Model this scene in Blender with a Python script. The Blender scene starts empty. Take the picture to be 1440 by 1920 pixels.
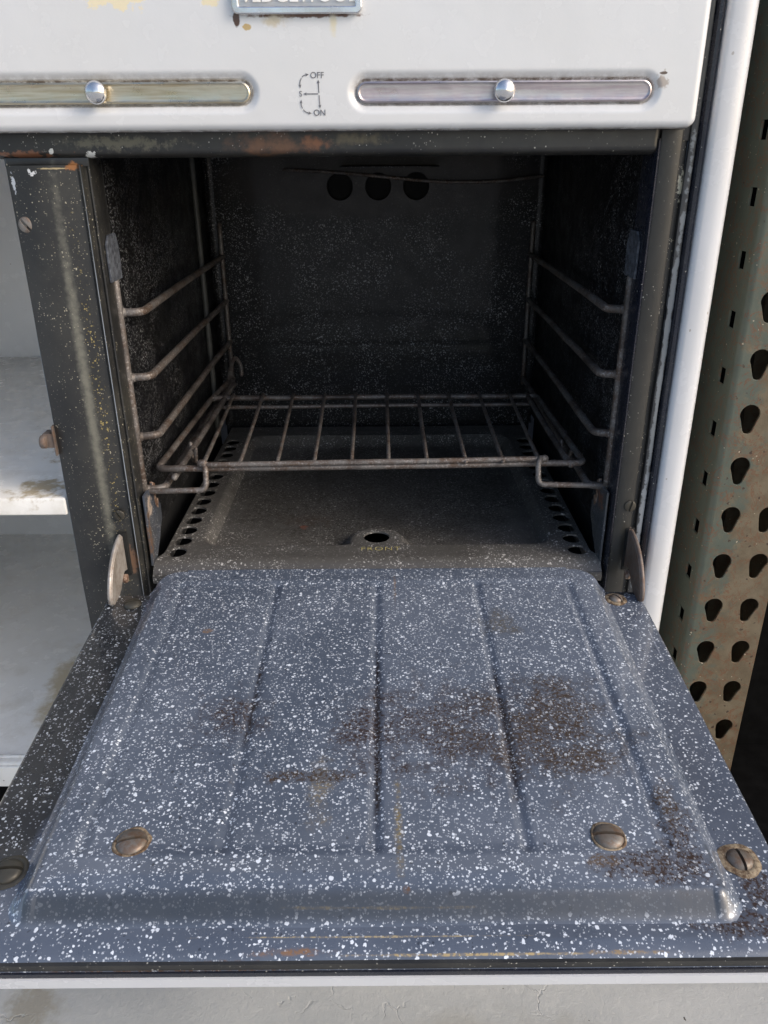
import bpy, bmesh, math, random
from mathutils import Vector, Matrix, noise as mnoise
from mathutils.geometry import delaunay_2d_cdt
R = math.radians
random.seed(7)
S = bpy.context.scene
C = S.collection

# ------------------------------------------------------------------ camera
cam_d = bpy.data.cameras.new('camera'); cam = bpy.data.objects.new('camera', cam_d); C.objects.link(cam)
S.camera = cam
cam_d.sensor_fit = 'VERTICAL'; cam_d.sensor_height = 36.0; cam_d.lens = 1495.85 / 1920 * 36.0
cam_d.clip_start = 0.02; cam_d.clip_end = 300
PITCH, YAW, ROLL = 0.42446, -0.00159, -0.00655
fw = Vector((0, math.cos(PITCH), -math.sin(PITCH))); up = Vector((0, math.sin(PITCH), math.cos(PITCH))); rt = Vector((1, 0, 0))
Rz = Matrix.Rotation(YAW, 3, 'Z'); fw, up, rt = Rz @ fw, Rz @ up, Rz @ rt
rt, up = math.cos(ROLL)*rt + math.sin(ROLL)*up, math.cos(ROLL)*up - math.sin(ROLL)*rt
m = Matrix((rt, up, -fw)).transposed().to_4x4(); m.translation = Vector((0.00641, -0.75992, 0.45333))
cam.matrix_world = m

# ------------------------------------------------------------------ sky, sun, exposure
SUN = Vector((0.84, -0.42, 0.62)).normalized()
elev = math.asin(SUN.z); az = math.atan2(SUN.x, SUN.y)
w = bpy.data.worlds.new('World'); S.world = w; w.use_nodes = True
nt = w.node_tree; bg = nt.nodes['Background']
sky = nt.nodes.new('ShaderNodeTexSky'); sky.sky_type = 'NISHITA'; sky.sun_disc = False
sky.sun_elevation = elev; sky.sun_rotation = az; sky.air_density = 1.0; sky.dust_density = 3.0; sky.ozone_density = 1.0
nt.links.new(sky.outputs[0], bg.inputs[0]); bg.inputs[1].default_value = 0.15
sl = bpy.data.lights.new('sun', 'SUN'); sl.energy = .85; sl.angle = R(20); sl.color = (1, .95, .88)
so = bpy.data.objects.new('sun', sl); C.objects.link(so); so.rotation_euler = SUN.to_track_quat('Z', 'Y').to_euler()
so.location = SUN * 4
S.view_settings.view_transform = 'Standard'; S.view_settings.look = 'None'; S.view_settings.gamma = 1
S.view_settings.exposure = 0.55

# ------------------------------------------------------------------ material DSL
class Mat:
    def __init__(s, name):
        s.m = bpy.data.materials.new(name); s.m.use_nodes = True; s.t = s.m.node_tree
        s.b = s.t.nodes['Principled BSDF']; s.co = s.t.nodes.new('ShaderNodeTexCoord').outputs['Object']
    def n(s, k): return s.t.nodes.new(k)
    def put(s, sock, v):
        if hasattr(v, 'is_linked') or isinstance(v, bpy.types.NodeSocket): s.t.links.new(v, sock)
        else:
            if isinstance(v, (tuple, list)) and len(v) == 3 and sock.type == 'RGBA': v = (*v, 1)
            sock.default_value = v
    def set(s, **k):
        for a, v in k.items(): s.put(s.b.inputs[a.replace('_', ' ')], v)
        return s
    def math(s, op, a, b=0.0, c=None, clamp=False):
        n = s.n('ShaderNodeMath'); n.operation = op; n.use_clamp = clamp
        s.put(n.inputs[0], a); s.put(n.inputs[1], b)
        if c is not None: s.put(n.inputs[2], c)
        return n.outputs[0]
    def vec(s, scale=(1, 1, 1), loc=(0, 0, 0), rot=(0, 0, 0)):
        n = s.n('ShaderNodeMapping'); s.put(n.inputs[0], s.co); n.inputs[1].default_value = loc; n.inputs[2].default_value = rot; n.inputs[3].default_value = scale
        return n.outputs[0]
    def noise(s, scale, detail=4, rough=.55, v=None, dist=0):
        n = s.n('ShaderNodeTexNoise'); s.put(n.inputs['Vector'], v or s.co)
        n.inputs['Scale'].default_value = scale; n.inputs['Detail'].default_value = detail; n.inputs['Roughness'].default_value = rough; n.inputs['Distortion'].default_value = dist
        return n.outputs[0]
    def ramp(s, f, lo, hi, a=0.0, b=1.0):
        n = s.n('ShaderNodeMapRange'); n.interpolation_type = 'SMOOTHSTEP'
        s.put(n.inputs[0], f); n.inputs[1].default_value = lo; n.inputs[2].default_value = hi; n.inputs[3].default_value = a; n.inputs[4].default_value = b
        return n.outputs[0]
    def mix(s, f, a, b):
        n = s.n('ShaderNodeMix'); n.data_type = 'RGBA'
        s.put(n.inputs[0], f); s.put(n.inputs[6], a); s.put(n.inputs[7], b); return n.outputs[2]
    def spot(s, c, r, amt=.8, nscale=60, soft=.5):
        """a stain, or light and shade painted as colour: ellipsoid round c with ragged rim"""
        n = s.n('ShaderNodeVectorMath'); n.operation = 'SUBTRACT'; s.put(n.inputs[0], s.co); n.inputs[1].default_value = c
        q = s.n('ShaderNodeVectorMath'); q.operation = 'DIVIDE'; s.put(q.inputs[0], n.outputs[0]); q.inputs[1].default_value = r
        l = s.n('ShaderNodeVectorMath'); l.operation = 'LENGTH'; s.put(l.inputs[0], q.outputs[0])
        d = s.math('ADD', l.outputs['Value'], s.math('MULTIPLY', s.math('SUBTRACT', s.noise(nscale, 5, .65), .5), amt*3))
        return s.ramp(d, 1.0, 1.0 - soft, 0, 1)
    def specks(s, scale, r, thr, warp=.25, v=None, soft=.25):
        """round flecks: one per voronoi cell, random radius, only in cells whose random value passes thr"""
        base = v or s.co
        wv = s.n('ShaderNodeTexNoise'); s.put(wv.inputs['Vector'], base); wv.inputs['Scale'].default_value = scale*1.7; wv.inputs['Detail'].default_value = 1
        a = s.n('ShaderNodeVectorMath'); a.operation = 'MULTIPLY_ADD'; s.put(a.inputs[0], wv.outputs['Color']); a.inputs[1].default_value = (warp/scale,)*3; s.put(a.inputs[2], base)
        vo = s.n('ShaderNodeTexVoronoi'); s.put(vo.inputs['Vector'], a.outputs[0]); vo.inputs['Scale'].default_value = scale
        sp = s.n('ShaderNodeSeparateColor'); s.put(sp.inputs[0], vo.outputs['Color'])
        rad = s.math('MULTIPLY', s.math('POWER', sp.outputs[0], 2.2), r)
        rad = s.math('MULTIPLY', rad, s.math('GREATER_THAN', sp.outputs[1], thr))
        e = s.math('SUBTRACT', rad, vo.outputs['Distance'])
        return s.ramp(e, 0.0, soft*r, 0, 1)
    def mx(s, *a):
        o = a[0]
        for x in a[1:]: o = s.math('MAXIMUM', o, x)
        return o
    def attr(s, name):
        n = s.n('ShaderNodeAttribute'); n.attribute_name = name; return n.outputs['Fac']
    def bump(s, h, strength=.3, dist=.001):
        n = s.n('ShaderNodeBump'); n.inputs['Strength'].default_value = strength; n.inputs['Distance'].default_value = dist
        s.put(n.inputs['Height'], h); s.t.links.new(n.outputs[0], s.b.inputs['Normal']); return s

def m_white(name='white_enamel', tint=(.69, .69, .69), dirt_attr=False, spots=(), grime=.0):
    M = Mat(name); col = tint
    n1 = M.noise(9, 4); col = M.mix(M.ramp(n1, .35, .7, 0, .3), col, (tint[0]*.93, tint[1]*.92, tint[2]*.89))
    # fine chips and dust specks
    dust = M.specks(70, .12, .80); col = M.mix(M.math('MULTIPLY', dust, .55), col, (.25, .2, .15))
    if grime:
        g = M.math('MULTIPLY', M.ramp(M.noise(22, 6, .7), .45, .75), grime); col = M.mix(g, col, (.42, .36, .26))
    if dirt_attr:
        d = M.attr('dirt'); k = M.math('MULTIPLY', d, M.ramp(M.noise(130, 5, .7), .3, .62)); col = M.mix(k, col, (.13, .09, .06))
    for (c, r, cc, a) in spots: col = M.mix(M.spot(c, r, *a), col, cc)
    M.set(Base_Color=col, Roughness=M.ramp(M.noise(40, 4), .3, .7, .16, .30), Coat_Weight=.4, Coat_Roughness=.12)
    return M.bump(M.math('ADD', M.noise(11, 3), M.math('MULTIPLY', M.noise(500, 3), .04)), .30, .004).m

def m_dark(name='black_enamel', base=(.018, .018, .018), speck=(.5, .48, .42), amount=.5, rough=.28, rust_or_sheen=(), fine=True, haze=.25, bump=.2, gold=None):
    M = Mat(name)
    n1 = M.noise(14, 6, .65); col = M.mix(M.ramp(n1, .35, .75, 0, haze), base, (.09, .085, .07))
    if amount:
        f = M.specks(640, .5, 1-amount*1.15, .6) ; f2 = M.specks(260, .24, 1-amount*.5, .6)
        dens = M.ramp(M.noise(30, 3), .38, .62, .1, 1)
        col = M.mix(M.math('MULTIPLY', M.mx(f, f2), dens), col, speck)
    if gold:
        f3 = M.specks(560, .7, .25, .8); col = M.mix(M.math('MULTIPLY', f3, M.spot(gold[0], gold[1], .8, 50, .9)), col, (.36, .28, .10))
    for (c, r, cc, a) in rust_or_sheen: col = M.mix(M.spot(c, r, *a), col, cc)
    M.set(Base_Color=col, Roughness=M.ramp(M.noise(60, 5, .7), .3, .75, rough, rough+.28), Coat_Weight=.25, Coat_Roughness=.2)
    return M.bump(M.noise(160, 4), bump, .0008).m

def m_granite(name, base, blue, dens, stains_or_glints=(), groove=False, rough=.26, tone=(.82, .87, .94), soot=.0, fine_amt=1.0, coat=.8, soot_col=(.012, .011, .011), slope=False, film_or_shade=(), spec=.5, film_or_shade_cut=.35):
    """speckled graniteware enamel: three sizes of white fleck on blue-grey"""
    M = Mat(name)
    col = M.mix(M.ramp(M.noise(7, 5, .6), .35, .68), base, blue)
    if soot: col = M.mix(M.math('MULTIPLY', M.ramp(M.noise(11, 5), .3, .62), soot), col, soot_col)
    fm = None
    for (c, r, cc, a) in film_or_shade:
        k = M.spot(c, r, *a); fm = k if fm is None else M.mx(fm, k); col = M.mix(M.math('MULTIPLY', k, .9), col, cc)
    dark = M.specks(330, .5, .86, .6); col = M.mix(M.math('MULTIPLY', dark, .55), col, (.01, .01, .012))
    burnt_or_glint = None
    for (c, r, cc, a) in stains_or_glints:
        k = M.spot(c, r, *a); burnt_or_glint = k if burnt_or_glint is None else M.mx(burnt_or_glint, k)
        sp = M.ramp(M.noise(400, 3, .7), .47, .55); k2 = M.math('MULTIPLY', k, M.math('ADD', M.math('MULTIPLY', sp, .72), .24))
        col = M.mix(k2, col, cc)
    if groove:
        d = M.attr('dirt'); k = M.math('MULTIPLY', d, M.ramp(M.noise(240, 4, .7), .38, .55)); col = M.mix(k, col, (.02, .010, .006))
    mod = M.ramp(M.noise(26, 3), .3, .62, .72, 1)
    s1 = M.specks(185, .34, 1-.58*dens, .5, soft=.22); s2 = M.specks(370, .53, 1-.76*dens, .7, soft=.28); s3 = M.specks(700, .80, 1-.78*dens*fine_amt, .8, soft=.4)
    patch = M.ramp(M.noise(60, 4, .6), .32, .62, .5, 1)
    fl = M.mx(s1, s2, M.math('MULTIPLY', s3, M.math('MULTIPLY', patch, .85)))
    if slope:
        sl_ = M.attr('slope'); fl = M.math('MULTIPLY', fl, M.math('SUBTRACT', 1.0, M.math('MULTIPLY', sl_, .92))); col = M.mix(M.math('MULTIPLY', sl_, .80), col, (.022, .024, .026))  # thins flecks on the near roll and paints its dark reflection into the colour
    if soot: fl = M.math('MULTIPLY', fl, M.ramp(M.noise(16, 4), .38, .6, .25, 1))
    if burnt_or_glint is not None: fl = M.math('MULTIPLY', fl, M.math('SUBTRACT', 1.0, M.math('MULTIPLY', burnt_or_glint, .50)))
    if fm is not None: fl = M.math('MULTIPLY', fl, M.math('SUBTRACT', 1.0, M.math('MULTIPLY', fm, film_or_shade_cut)))
    col = M.mix(M.math('MULTIPLY', fl, mod), col, tone)
    rr = M.ramp(M.noise(45, 5, .7), .3, .7, rough, rough+.2)
    if burnt_or_glint is not None: rr = M.math('ADD', rr, M.math('MULTIPLY', burnt_or_glint, .22))
    M.set(Base_Color=col, Roughness=rr, Specular_IOR_Level=spec, Coat_Weight=coat, Coat_Roughness=.09)
    return M.bump(M.noise(150, 3), .28, .0008).m

def m_wire():
    M = Mat('rusted_wire'); col = M.mix(M.ramp(M.noise(55, 6, .7), .38, .66), (.165, .152, .142), (.105, .070, .050))
    col = M.mix(M.ramp(M.noise(420, 4), .5, .72), col, (.32, .29, .27)); col = M.mix(M.ramp(M.noise(17, 4), .52, .7, 0, .8), col, (.045, .035, .03))
    M.set(Base_Color=col, Metallic=.35, Roughness=.52); return M.bump(M.noise(650, 4, .7), .5, .0006).m

def m_metal(name, a=(.55, .52, .46), b=(.38, .33, .25), rough=.22, streak=True, rust_or_sheen=.0, metallic=.95):
    M = Mat(name); v = M.vec((4, 60, 60)) if streak else None
    col = M.mix(M.ramp(M.noise(6 if streak else 30, 5, .6, v), .35, .7), a, b)
    if rust_or_sheen: col = M.mix(M.math('MULTIPLY', M.ramp(M.noise(150, 6, .7), .42, .62), rust_or_sheen), col, (.16, .075, .03))
    M.set(Base_Color=col, Metallic=metallic, Roughness=M.ramp(M.noise(80, 5), .3, .7, rough, rough+.22)); return M.bump(M.noise(220, 4), .2, .0005).m

def m_rack():
    M = Mat('rusted_green_rack_paint')
    sage = M.mix(M.noise(40, 4), (.058, .075, .060), (.105, .118, .092)); tan = M.mix(M.ramp(M.noise(33, 6, .7), .35, .65), (.112, .084, .050), (.160, .128, .082))
    sp = M.n('ShaderNodeSeparateXYZ'); M.put(sp.inputs[0], M.co)
    k = M.math('ADD', M.math('MULTIPLY', M.math('SUBTRACT', sp.outputs[0], .386), 20), M.math('MULTIPLY', M.math('SUBTRACT', M.noise(48, 7, .7), .5), 3.2))
    k = M.ramp(k, -.05, .6)
    col = M.mix(k, sage, tan)
    vein = M.ramp(M.math('ABSOLUTE', M.math('SUBTRACT', M.noise(30, 6, .7, None, .6), .5)), 0, .02, 1, 0)
    col = M.mix(M.math('MULTIPLY', vein, .75), col, (.15, .055, .022))
    col = M.mix(M.specks(300, .35, .9, .8), col, (.45, .38, .28)); col = M.mix(M.specks(200, .4, .85, .8), col, (.05, .03, .02))
    M.set(Base_Color=col, Roughness=.62, Metallic=.05); return M.bump(M.noise(260, 5, .7), .4, .0008).m

def m_rust(name='rusted_edge', a=(.13, .062, .035), b=(.36, .27, .21)):
    M = Mat(name); col = M.mix(M.ramp(M.noise(170, 6, .7), .38, .62), a, b); M.set(Base_Color=col, Roughness=.75); return M.bump(M.noise(400, 5, .7), .7, .001).m

def m_concrete():
    M = Mat('grey_concrete')
    col = M.mix(M.ramp(M.noise(6, 6, .6), .35, .65), (.40, .405, .395), (.48, .48, .46)); col = M.mix(M.ramp(M.noise(90, 6, .75), .5, .75, 0, .6), col, (.52, .52, .49))
    col = M.mix(M.spot((-.36, -.22, -.36), (.035, .07, .05), .9, 40, .9), col, (.33, .31, .26))
    col = M.mix(M.spot((.1, -.24, -.36), (.12, .03, .05), 1.0, 14, .9), col, (.37, .365, .34))
    vo = M.n('ShaderNodeTexVoronoi'); vo.feature = 'DISTANCE_TO_EDGE'
    wv = M.n('ShaderNodeTexNoise'); M.put(wv.inputs['Vector'], M.co); wv.inputs['Scale'].default_value = 14; wv.inputs['Detail'].default_value = 6
    a = M.n('ShaderNodeVectorMath'); a.operation = 'MULTIPLY_ADD'; M.put(a.inputs[0], wv.outputs['Color']); a.inputs[1].default_value = (.16,)*3; M.put(a.inputs[2], M.co)
    M.put(vo.inputs['Vector'], a.outputs[0]); vo.inputs['Scale'].default_value = 6.5
    cr = M.ramp(vo.outputs['Distance'], 0.0, .011, 1, 0); gate = M.ramp(M.noise(9, 2), .50, .62); cr = M.math('MULTIPLY', cr, gate)
    col = M.mix(M.math('MULTIPLY', cr, .6), col, (.54, .53, .50))
    col = M.mix(M.specks(120, .22, .9, .8), col, (.06, .05, .04))
    M.set(Base_Color=col, Roughness=.8)
    return M.bump(M.math('ADD', M.math('MULTIPLY', M.noise(130, 8, .75), .6), M.math('MULTIPLY', cr, -.5)), .65, .003).m

def m_plain(name, col, rough=.6, metallic=0, nscale=60, amt=.3):
    M = Mat(name); c2 = tuple(min(1, x*1.6+.004) for x in col); M.set(Base_Color=M.mix(M.ramp(M.noise(nscale, 5), .35, .7, 0, amt*2), col, c2), Roughness=rough, Metallic=metallic)
    return M.bump(M.noise(nscale*3, 4), .2, .001).m

TILT = .0635
def D(x, y, h=0): return Vector((x, y - TILT*h*0, .034 + TILT*(y+.055) + h))

ND = (.9, 70, .5)
K_white = m_white('white_enamel', dirt_attr=True, spots=[
    ((-.1065, -.025, .5490), (.0030, .01, .0060), (.08, .035, .02), (.35, 150, .3)),
    ((-.057, -.025, .5515), (.055, .01, .0022), (.12, .055, .03), (.6, 160, .5)),
    ((-.0985, -.025, .5440), (.0040, .01, .0026), (.50, .36, .16), (.4, 200, .3)),
    ((-.075, -.025, .5480), (.016, .01, .006), (.60, .53, .40), (.6, 100, .8)),
    ((-.03, -.025, .5450), (.004, .01, .010), (.68, .62, .46), (.6, 100, .8)),
    ((.236, -.025, .5045), (.0055, .01, .0065), (.42, .37, .33), (1.0, 170, .5)),
    ((.2365, -.025, .5100), (.0035, .01, .0012), (.10, .07, .06), (.5, 200, .3)),
    ((-.20, -.025, .566), (.028, .01, .010), (.82, .72, .50), (1.1, 90, .2)),  # this and the next paint a warm sunlight reflection as cream patches
    ((-.125, -.025, .563), (.008, .01, .007), (.80, .70, .48), (1.0, 90, .2)),
    ])
K_white2 = m_white('white_enamel_frame', (.63, .635, .65))
K_shelf = m_white('shelf_white_enamel', (.84, .83, .80), grime=.30, spots=[
    ((-.372, .17, .129), (.020, .06, .03), (.36, .25, .11), (.9, 60, .6)), ((-.345, .33, .129), (.012, .02, .03), (.22, .13, .06), (.9, 60, .5)),
    ((-.36, .03, .129), (.035, .03, .03), (.42, .35, .24), (1.0, 60, .7)), ((-.44, .14, -.22), (.03, .12, .03), (.55, .47, .34), (.9, 30, .9)), ((-.37, .22, -.22), (.10, .010, .03), (.50, .45, .35), (.7, 30, .9))])
K_black = m_dark(haze=.3, amount=.42, speck=(.42, .38, .28), bump=.3, gold=((-.2695, 0, .20), (.0075, .03, .24)), rust_or_sheen=[
    ((-.296, 0, .4385), (.004, .02, .0028), (.7, .7, .7), (1.2, 230, .3)), ((-.3160, 0, .428), (.0018, .02, .009), (.6, .62, .64), (1.3, 260, .3)), ((-.2760, 0, .4415), (.016, .02, .0008), (.45, .36, .2), (.6, 200, .4)),
    ((.2745, 0, .425), (.003, .02, .012), (.55, .52, .40), (1.3, 260, .3)), ((-.262, 0, .443), (.006, .02, .004), (.35, .14, .04), (.8, 170, .5)),
    ((-.2800, 0, .22), (.0072, .02, .30), (.16, .155, .125), (.34, 190, .95)), ((-.3212, 0, .2), (.0012, .03, .30), (.26, .31, .36), (.15, 60, .6)), ((-.2556, -.001, .2), (.0005, .002, .30), (.26, .29, .32), (.2, 60, .5)),  # pillar's reflected highlight stripe and two bright rim lines, painted into the colour
    ((.26, 0, .045), (.010, .03, .03), (.15, .08, .05), (1.0, 120, .6)), ((-.262, 0, .055), (.006, .03, .02), (.15, .09, .06), (1.0, 150, .6))])
K_rail = m_dark('black_rail_enamel', haze=.32, amount=.12, rust_or_sheen=[
    ((-.085, 0, .459), (.045, .03, .010), (.17, .085, .045), (.9, 55, .95)), ((-.05, 0, .460), (.020, .03, .007), (.24, .10, .045), (.9, 80, .9)),
    ((-.015, 0, .462), (.03, .03, .006), (.12, .10, .06), (.9, 80, .9)), ((-.215, 0, .461), (.055, .03, .006), (.13, .12, .085), (1.2, 130, .8)),
    ((-.30, 0, .452), (.03, .03, .004), (.20, .09, .05), (1.2, 110, .5)), ((-.245, 0, .452), (.004, .03, .003), (.7, .7, .66), (1, 250, .3)), ((-.278, 0, .455), (.002, .03, .003), (.7, .7, .66), (1, 250, .3))])
K_khaki = m_dark('worn_black_enamel', base=(.020, .019, .016), amount=.2, haze=.22, rough=.3)
K_flake = m_dark('flaking_grey_enamel', base=(.03, .032, .036), amount=.1, haze=.4, rust_or_sheen=[((.279, 0, .27), (.003, .03, .20), (.19, .205, .215), (.9, 90, .3)), ((.279, 0, .10), (.003, .03, .05), (.25, .27, .29), (1.2, 130, .3))])
K_navy = m_dark('dark_blue_enamel', base=(.014, .016, .026), amount=.05, haze=.2, rough=.14)
K_oven = m_granite('oven_wall_enamel', (.0030, .0030, .0036), (.0055, .0055, .0075), .85, tone=(.28, .28, .285), soot=.6, rough=.42, fine_amt=1.2, coat=.22, spec=.3, soot_col=(.003, .003, .003), film_or_shade=[((0, .49, .420), (.26, .02, .066), (.019, .016, .016), (.12, 30, .25)), ((.145, .49, .32), (.05, .02, .10), (.018, .017, .017), (.5, 30, .9))], film_or_shade_cut=.9)
K_plate = m_granite('floor_plate_enamel', (.078, .073, .066), (.118, .112, .104), .75, tone=(.52, .50, .47), soot=.15, rough=.4, fine_amt=1.2, coat=.15, stains_or_glints=[
    ((0, .24, .04), (.215, .20, .05), (.030, .026, .020), (.25, 20, .25)), ((-.09, .14, .046), (.06, .03, .02), (.045, .03, .02), (.8, 40, .7)), ((-.09, .12, .046), (.006, .006, .02), (.20, .05, .02), (.8, 120, .5))])
B = (.034, .017, .011); B2 = (.050, .032, .020)
A = (.9, 75, .9)
K_liner = m_granite('door_liner_enamel', (.086, .106, .144), (.134, .158, .205), 1.0, groove=True, slope=True, fine_amt=1.1, stains_or_glints=[
    ((.055, -.25, .033), (.095, .080, .05), B, (.9, 50, 1.0)), ((.12, -.255, .033), (.10, .075, .05), B2, (1.1, 40, 1.0)), ((.155, -.235, .033), (.050, .062, .05), B2, (.6, 40, .7)), ((.150, -.285, .033), (.055, .022, .05), B2, (.6, 55, .8)),
    ((-.120, -.235, .033), (.040, .042, .05), B, (.9, 75, 1.0)), ((.115, -.11, .04), (.025, .03, .05), (.10, .09, .075), (.9, 45, .8)),
    ((.183, -.382, .025), (.040, .014, .05), B, (.9, 60, .5)), ((.207, -.33, .027), (.013, .026, .05), B2, (.9, 60, .6)), ((.150, -.376, .025), (.013, .006, .05), (.10, .065, .04), (.5, 90, .3)),
    ((.016, -.34, .027), (.004, .05, .05), (.22, .17, .08), (.9, 60, .9)), ((-.04, -.315, .03), (.012, .04, .05), (.20, .17, .12), (.8, 60, .9)), ((.018, -.05, .045), (.002, .035, .05), (.20, .13, .08), (.6, 90, .9)),
    ((-.05, -.30, .03), (.05, .008, .05), B2, (1.0, 60, .6)), ((.0, -.4035, .024), (.075, .0009, .03), (.40, .32, .18), (.7, 70, .6)), ((.205, -.365, .025), (.02, .035, .05), B, (1.1, 70, .8)), ((.001, -.25, .03), (.0035, .10, .05), (.02, .012, .01), (.9, 120, .5)), ((-.16, -.12, .04), (.006, .004, .05), (.28, .17, .09), (.6, 90, .5)), ((-.01, -.25, .03), (.04, .045, .05), B, (1.0, 60, .9)), ((.02, -.3955, .024), (.003, .003, .02), (.16, .08, .04), (.4, 200, .3))])  # the thin gold line by the front edge is a painted glint
K_doorf = m_granite('door_frame_enamel', (.080, .096, .130), (.106, .126, .168), .80, fine_amt=.9, rough=.22, film_or_shade=[((-.272, -.19, .02), (.050, .225, .06), (.016, .016, .015), (.12, 30, .12)), ((.255, -.03, .03), (.05, .022, .06), (.02, .02, .02), (.3, 60, .4)), ((-.25, -.03, .03), (.05, .03, .06), (.02, .02, .02), (.3, 60, .4))], stains_or_glints=[  # first dark patch paints the left flange's shade and soiling into the colour
    ((.245, -.412, .01), (.07, .012, .05), B, (1.0, 60, .6)), ((.0, -.4185, .012), (.11, .0008, .03), (.42, .34, .20), (.6, 60, .6)), ((-.05, -.4275, .008), (.03, .003, .03), (.22, .12, .06), (.9, 110, .8)), ((.06, -.4290, .005), (.09, .0010, .03), (.40, .30, .14), (.5, 60, .6)),  # thin gold lines are reflected glints painted along the near edge
    ((.15, -.4285, .008), (.03, .0015, .03), (.26, .18, .09), (.9, 110, .7)), ((-.12, -.4325, .004), (.12, .002, .03), (.10, .055, .03), (1.0, 120, .7)), ((.262, -.13, .03), (.0008, .03, .02), (.45, .48, .55), (.5, 60, .6)), ((.25, -.385, .012), (.012, .02, .03), B, (.9, 80, .4))])
K_wire = m_wire()
K_chrome = m_metal('worn_chrome_strip', (.68, .62, .48), (.54, .45, .30), .24)
K_chrome2 = m_metal('tarnished_chrome_strip', (.54, .51, .50), (.45, .38, .40), .27)
K_shine = m_metal('polished_chrome', (.75, .75, .76), (.62, .60, .58), .08, False)
K_screw = m_metal('dull_steel_screw', (.25, .235, .215), (.17, .145, .12), .42, False, rust_or_sheen=.55, metallic=.45)
K_screwd = m_metal('blackened_screw', (.085, .08, .065), (.055, .048, .038), .4, False, metallic=.5)
K_hinge = m_metal('rusty_hinge_steel', (.46, .43, .40), (.34, .30, .26), .42, False, rust_or_sheen=.32, metallic=.5)
K_hinged = m_metal('brown_hinge_steel', (.20, .165, .145), (.13, .10, .085), .5, False, rust_or_sheen=.4, metallic=.4)
K_rust = m_rust()
K_ring = m_rust('rust_ring', (.09, .05, .025), (.34, .27, .18))
K_void = m_plain('void_black', (.004, .004, .004), .9)  # near-black that stands in for the dark inside openings
K_groove = m_plain('slot_black', (.012, .009, .007), .8)
K_rack = m_rack()
K_steel_or_shade = m_plain('black_steel_or_shade', (.0025, .0025, .0025), .9)  # near-black for toe board and legs, and for shapes standing in for shade
K_steel_or_shade.node_tree.nodes['Principled BSDF'].inputs['Specular IOR Level'].default_value = .1
K_conc = m_concrete()
K_mark = m_plain('grey_print', (.12, .12, .13), .5)
K_yel = m_plain('yellow_wax_crayon', (.36, .31, .12), .7, nscale=300, amt=.5)
K_letter = m_plain('ivory_enamel_letters', (.82, .80, .74), .35)
K_platef = m_metal('nameplate_face', (.62, .61, .60), (.50, .48, .46), .35)
K_label = m_rust('gray_chipped_enamel', (.035, .04, .05), (.10, .11, .13))

# ------------------------------------------------------------------ mesh helpers
def link(name, me, mat, parent=None, sharp=38, smooth=True):
    o = bpy.data.objects.new(name, me); C.objects.link(o)
    if mat is not None:
        me.materials.clear(); me.materials.append(mat)
    if smooth:
        for p in me.polygons: p.use_smooth = True
        me.set_sharp_from_angle(angle=R(sharp))
    if parent is not None: attach(o, parent)
    return o
def attach(o, parent):
    o.parent = parent; o.matrix_parent_inverse = Matrix.Identity(4)
    wm = Matrix.Identity(4); q = parent
    while q is not None: wm = Matrix.Translation(q.location) @ wm; q = q.parent
    o.location = o.location - wm.translation
def pydata(name, v, f, mat, parent=None, **k):
    me = bpy.data.meshes.new(name); me.from_pydata([tuple(x) for x in v], [], f); me.update(); return link(name, me, mat, parent, **k)
def from_bm(name, bm, mat, parent=None, **k):
    me = bpy.data.meshes.new(name); bmesh.ops.recalc_face_normals(bm, faces=bm.faces); bm.to_mesh(me); bm.free(); return link(name, me, mat, parent, **k)
def box(name, x0, x1, y0, y1, z0, z1, mat, parent=None, bev=.0008, seg=2):
    bm = bmesh.new(); bmesh.ops.create_cube(bm, size=1)
    for v in bm.verts: v.co = ((x0+x1)/2+v.co.x*(x1-x0), (y0+y1)/2+v.co.y*(y1-y0), (z0+z1)/2+v.co.z*(z1-z0))
    if bev: bmesh.ops.bevel(bm, geom=bm.edges[:], offset=bev, segments=seg, affect='EDGES', profile=.5)
    return from_bm(name, bm, mat, parent)
def fillet(pts, r, seg=6):
    pts = [Vector(p) for p in pts]; out = [pts[0]]
    for i in range(1, len(pts)-1):
        a, b, c = pts[i-1], pts[i], pts[i+1]; d1 = (a-b); d2 = (c-b); rr = min(r, d1.length*.45, d2.length*.45)
        p, q = b + d1.normalized()*rr, b + d2.normalized()*rr
        for k in range(seg+1):
            t = k/seg; out.append((1-t)**2*p + 2*t*(1-t)*b + t*t*q)
    out.append(pts[-1]); return out
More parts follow.
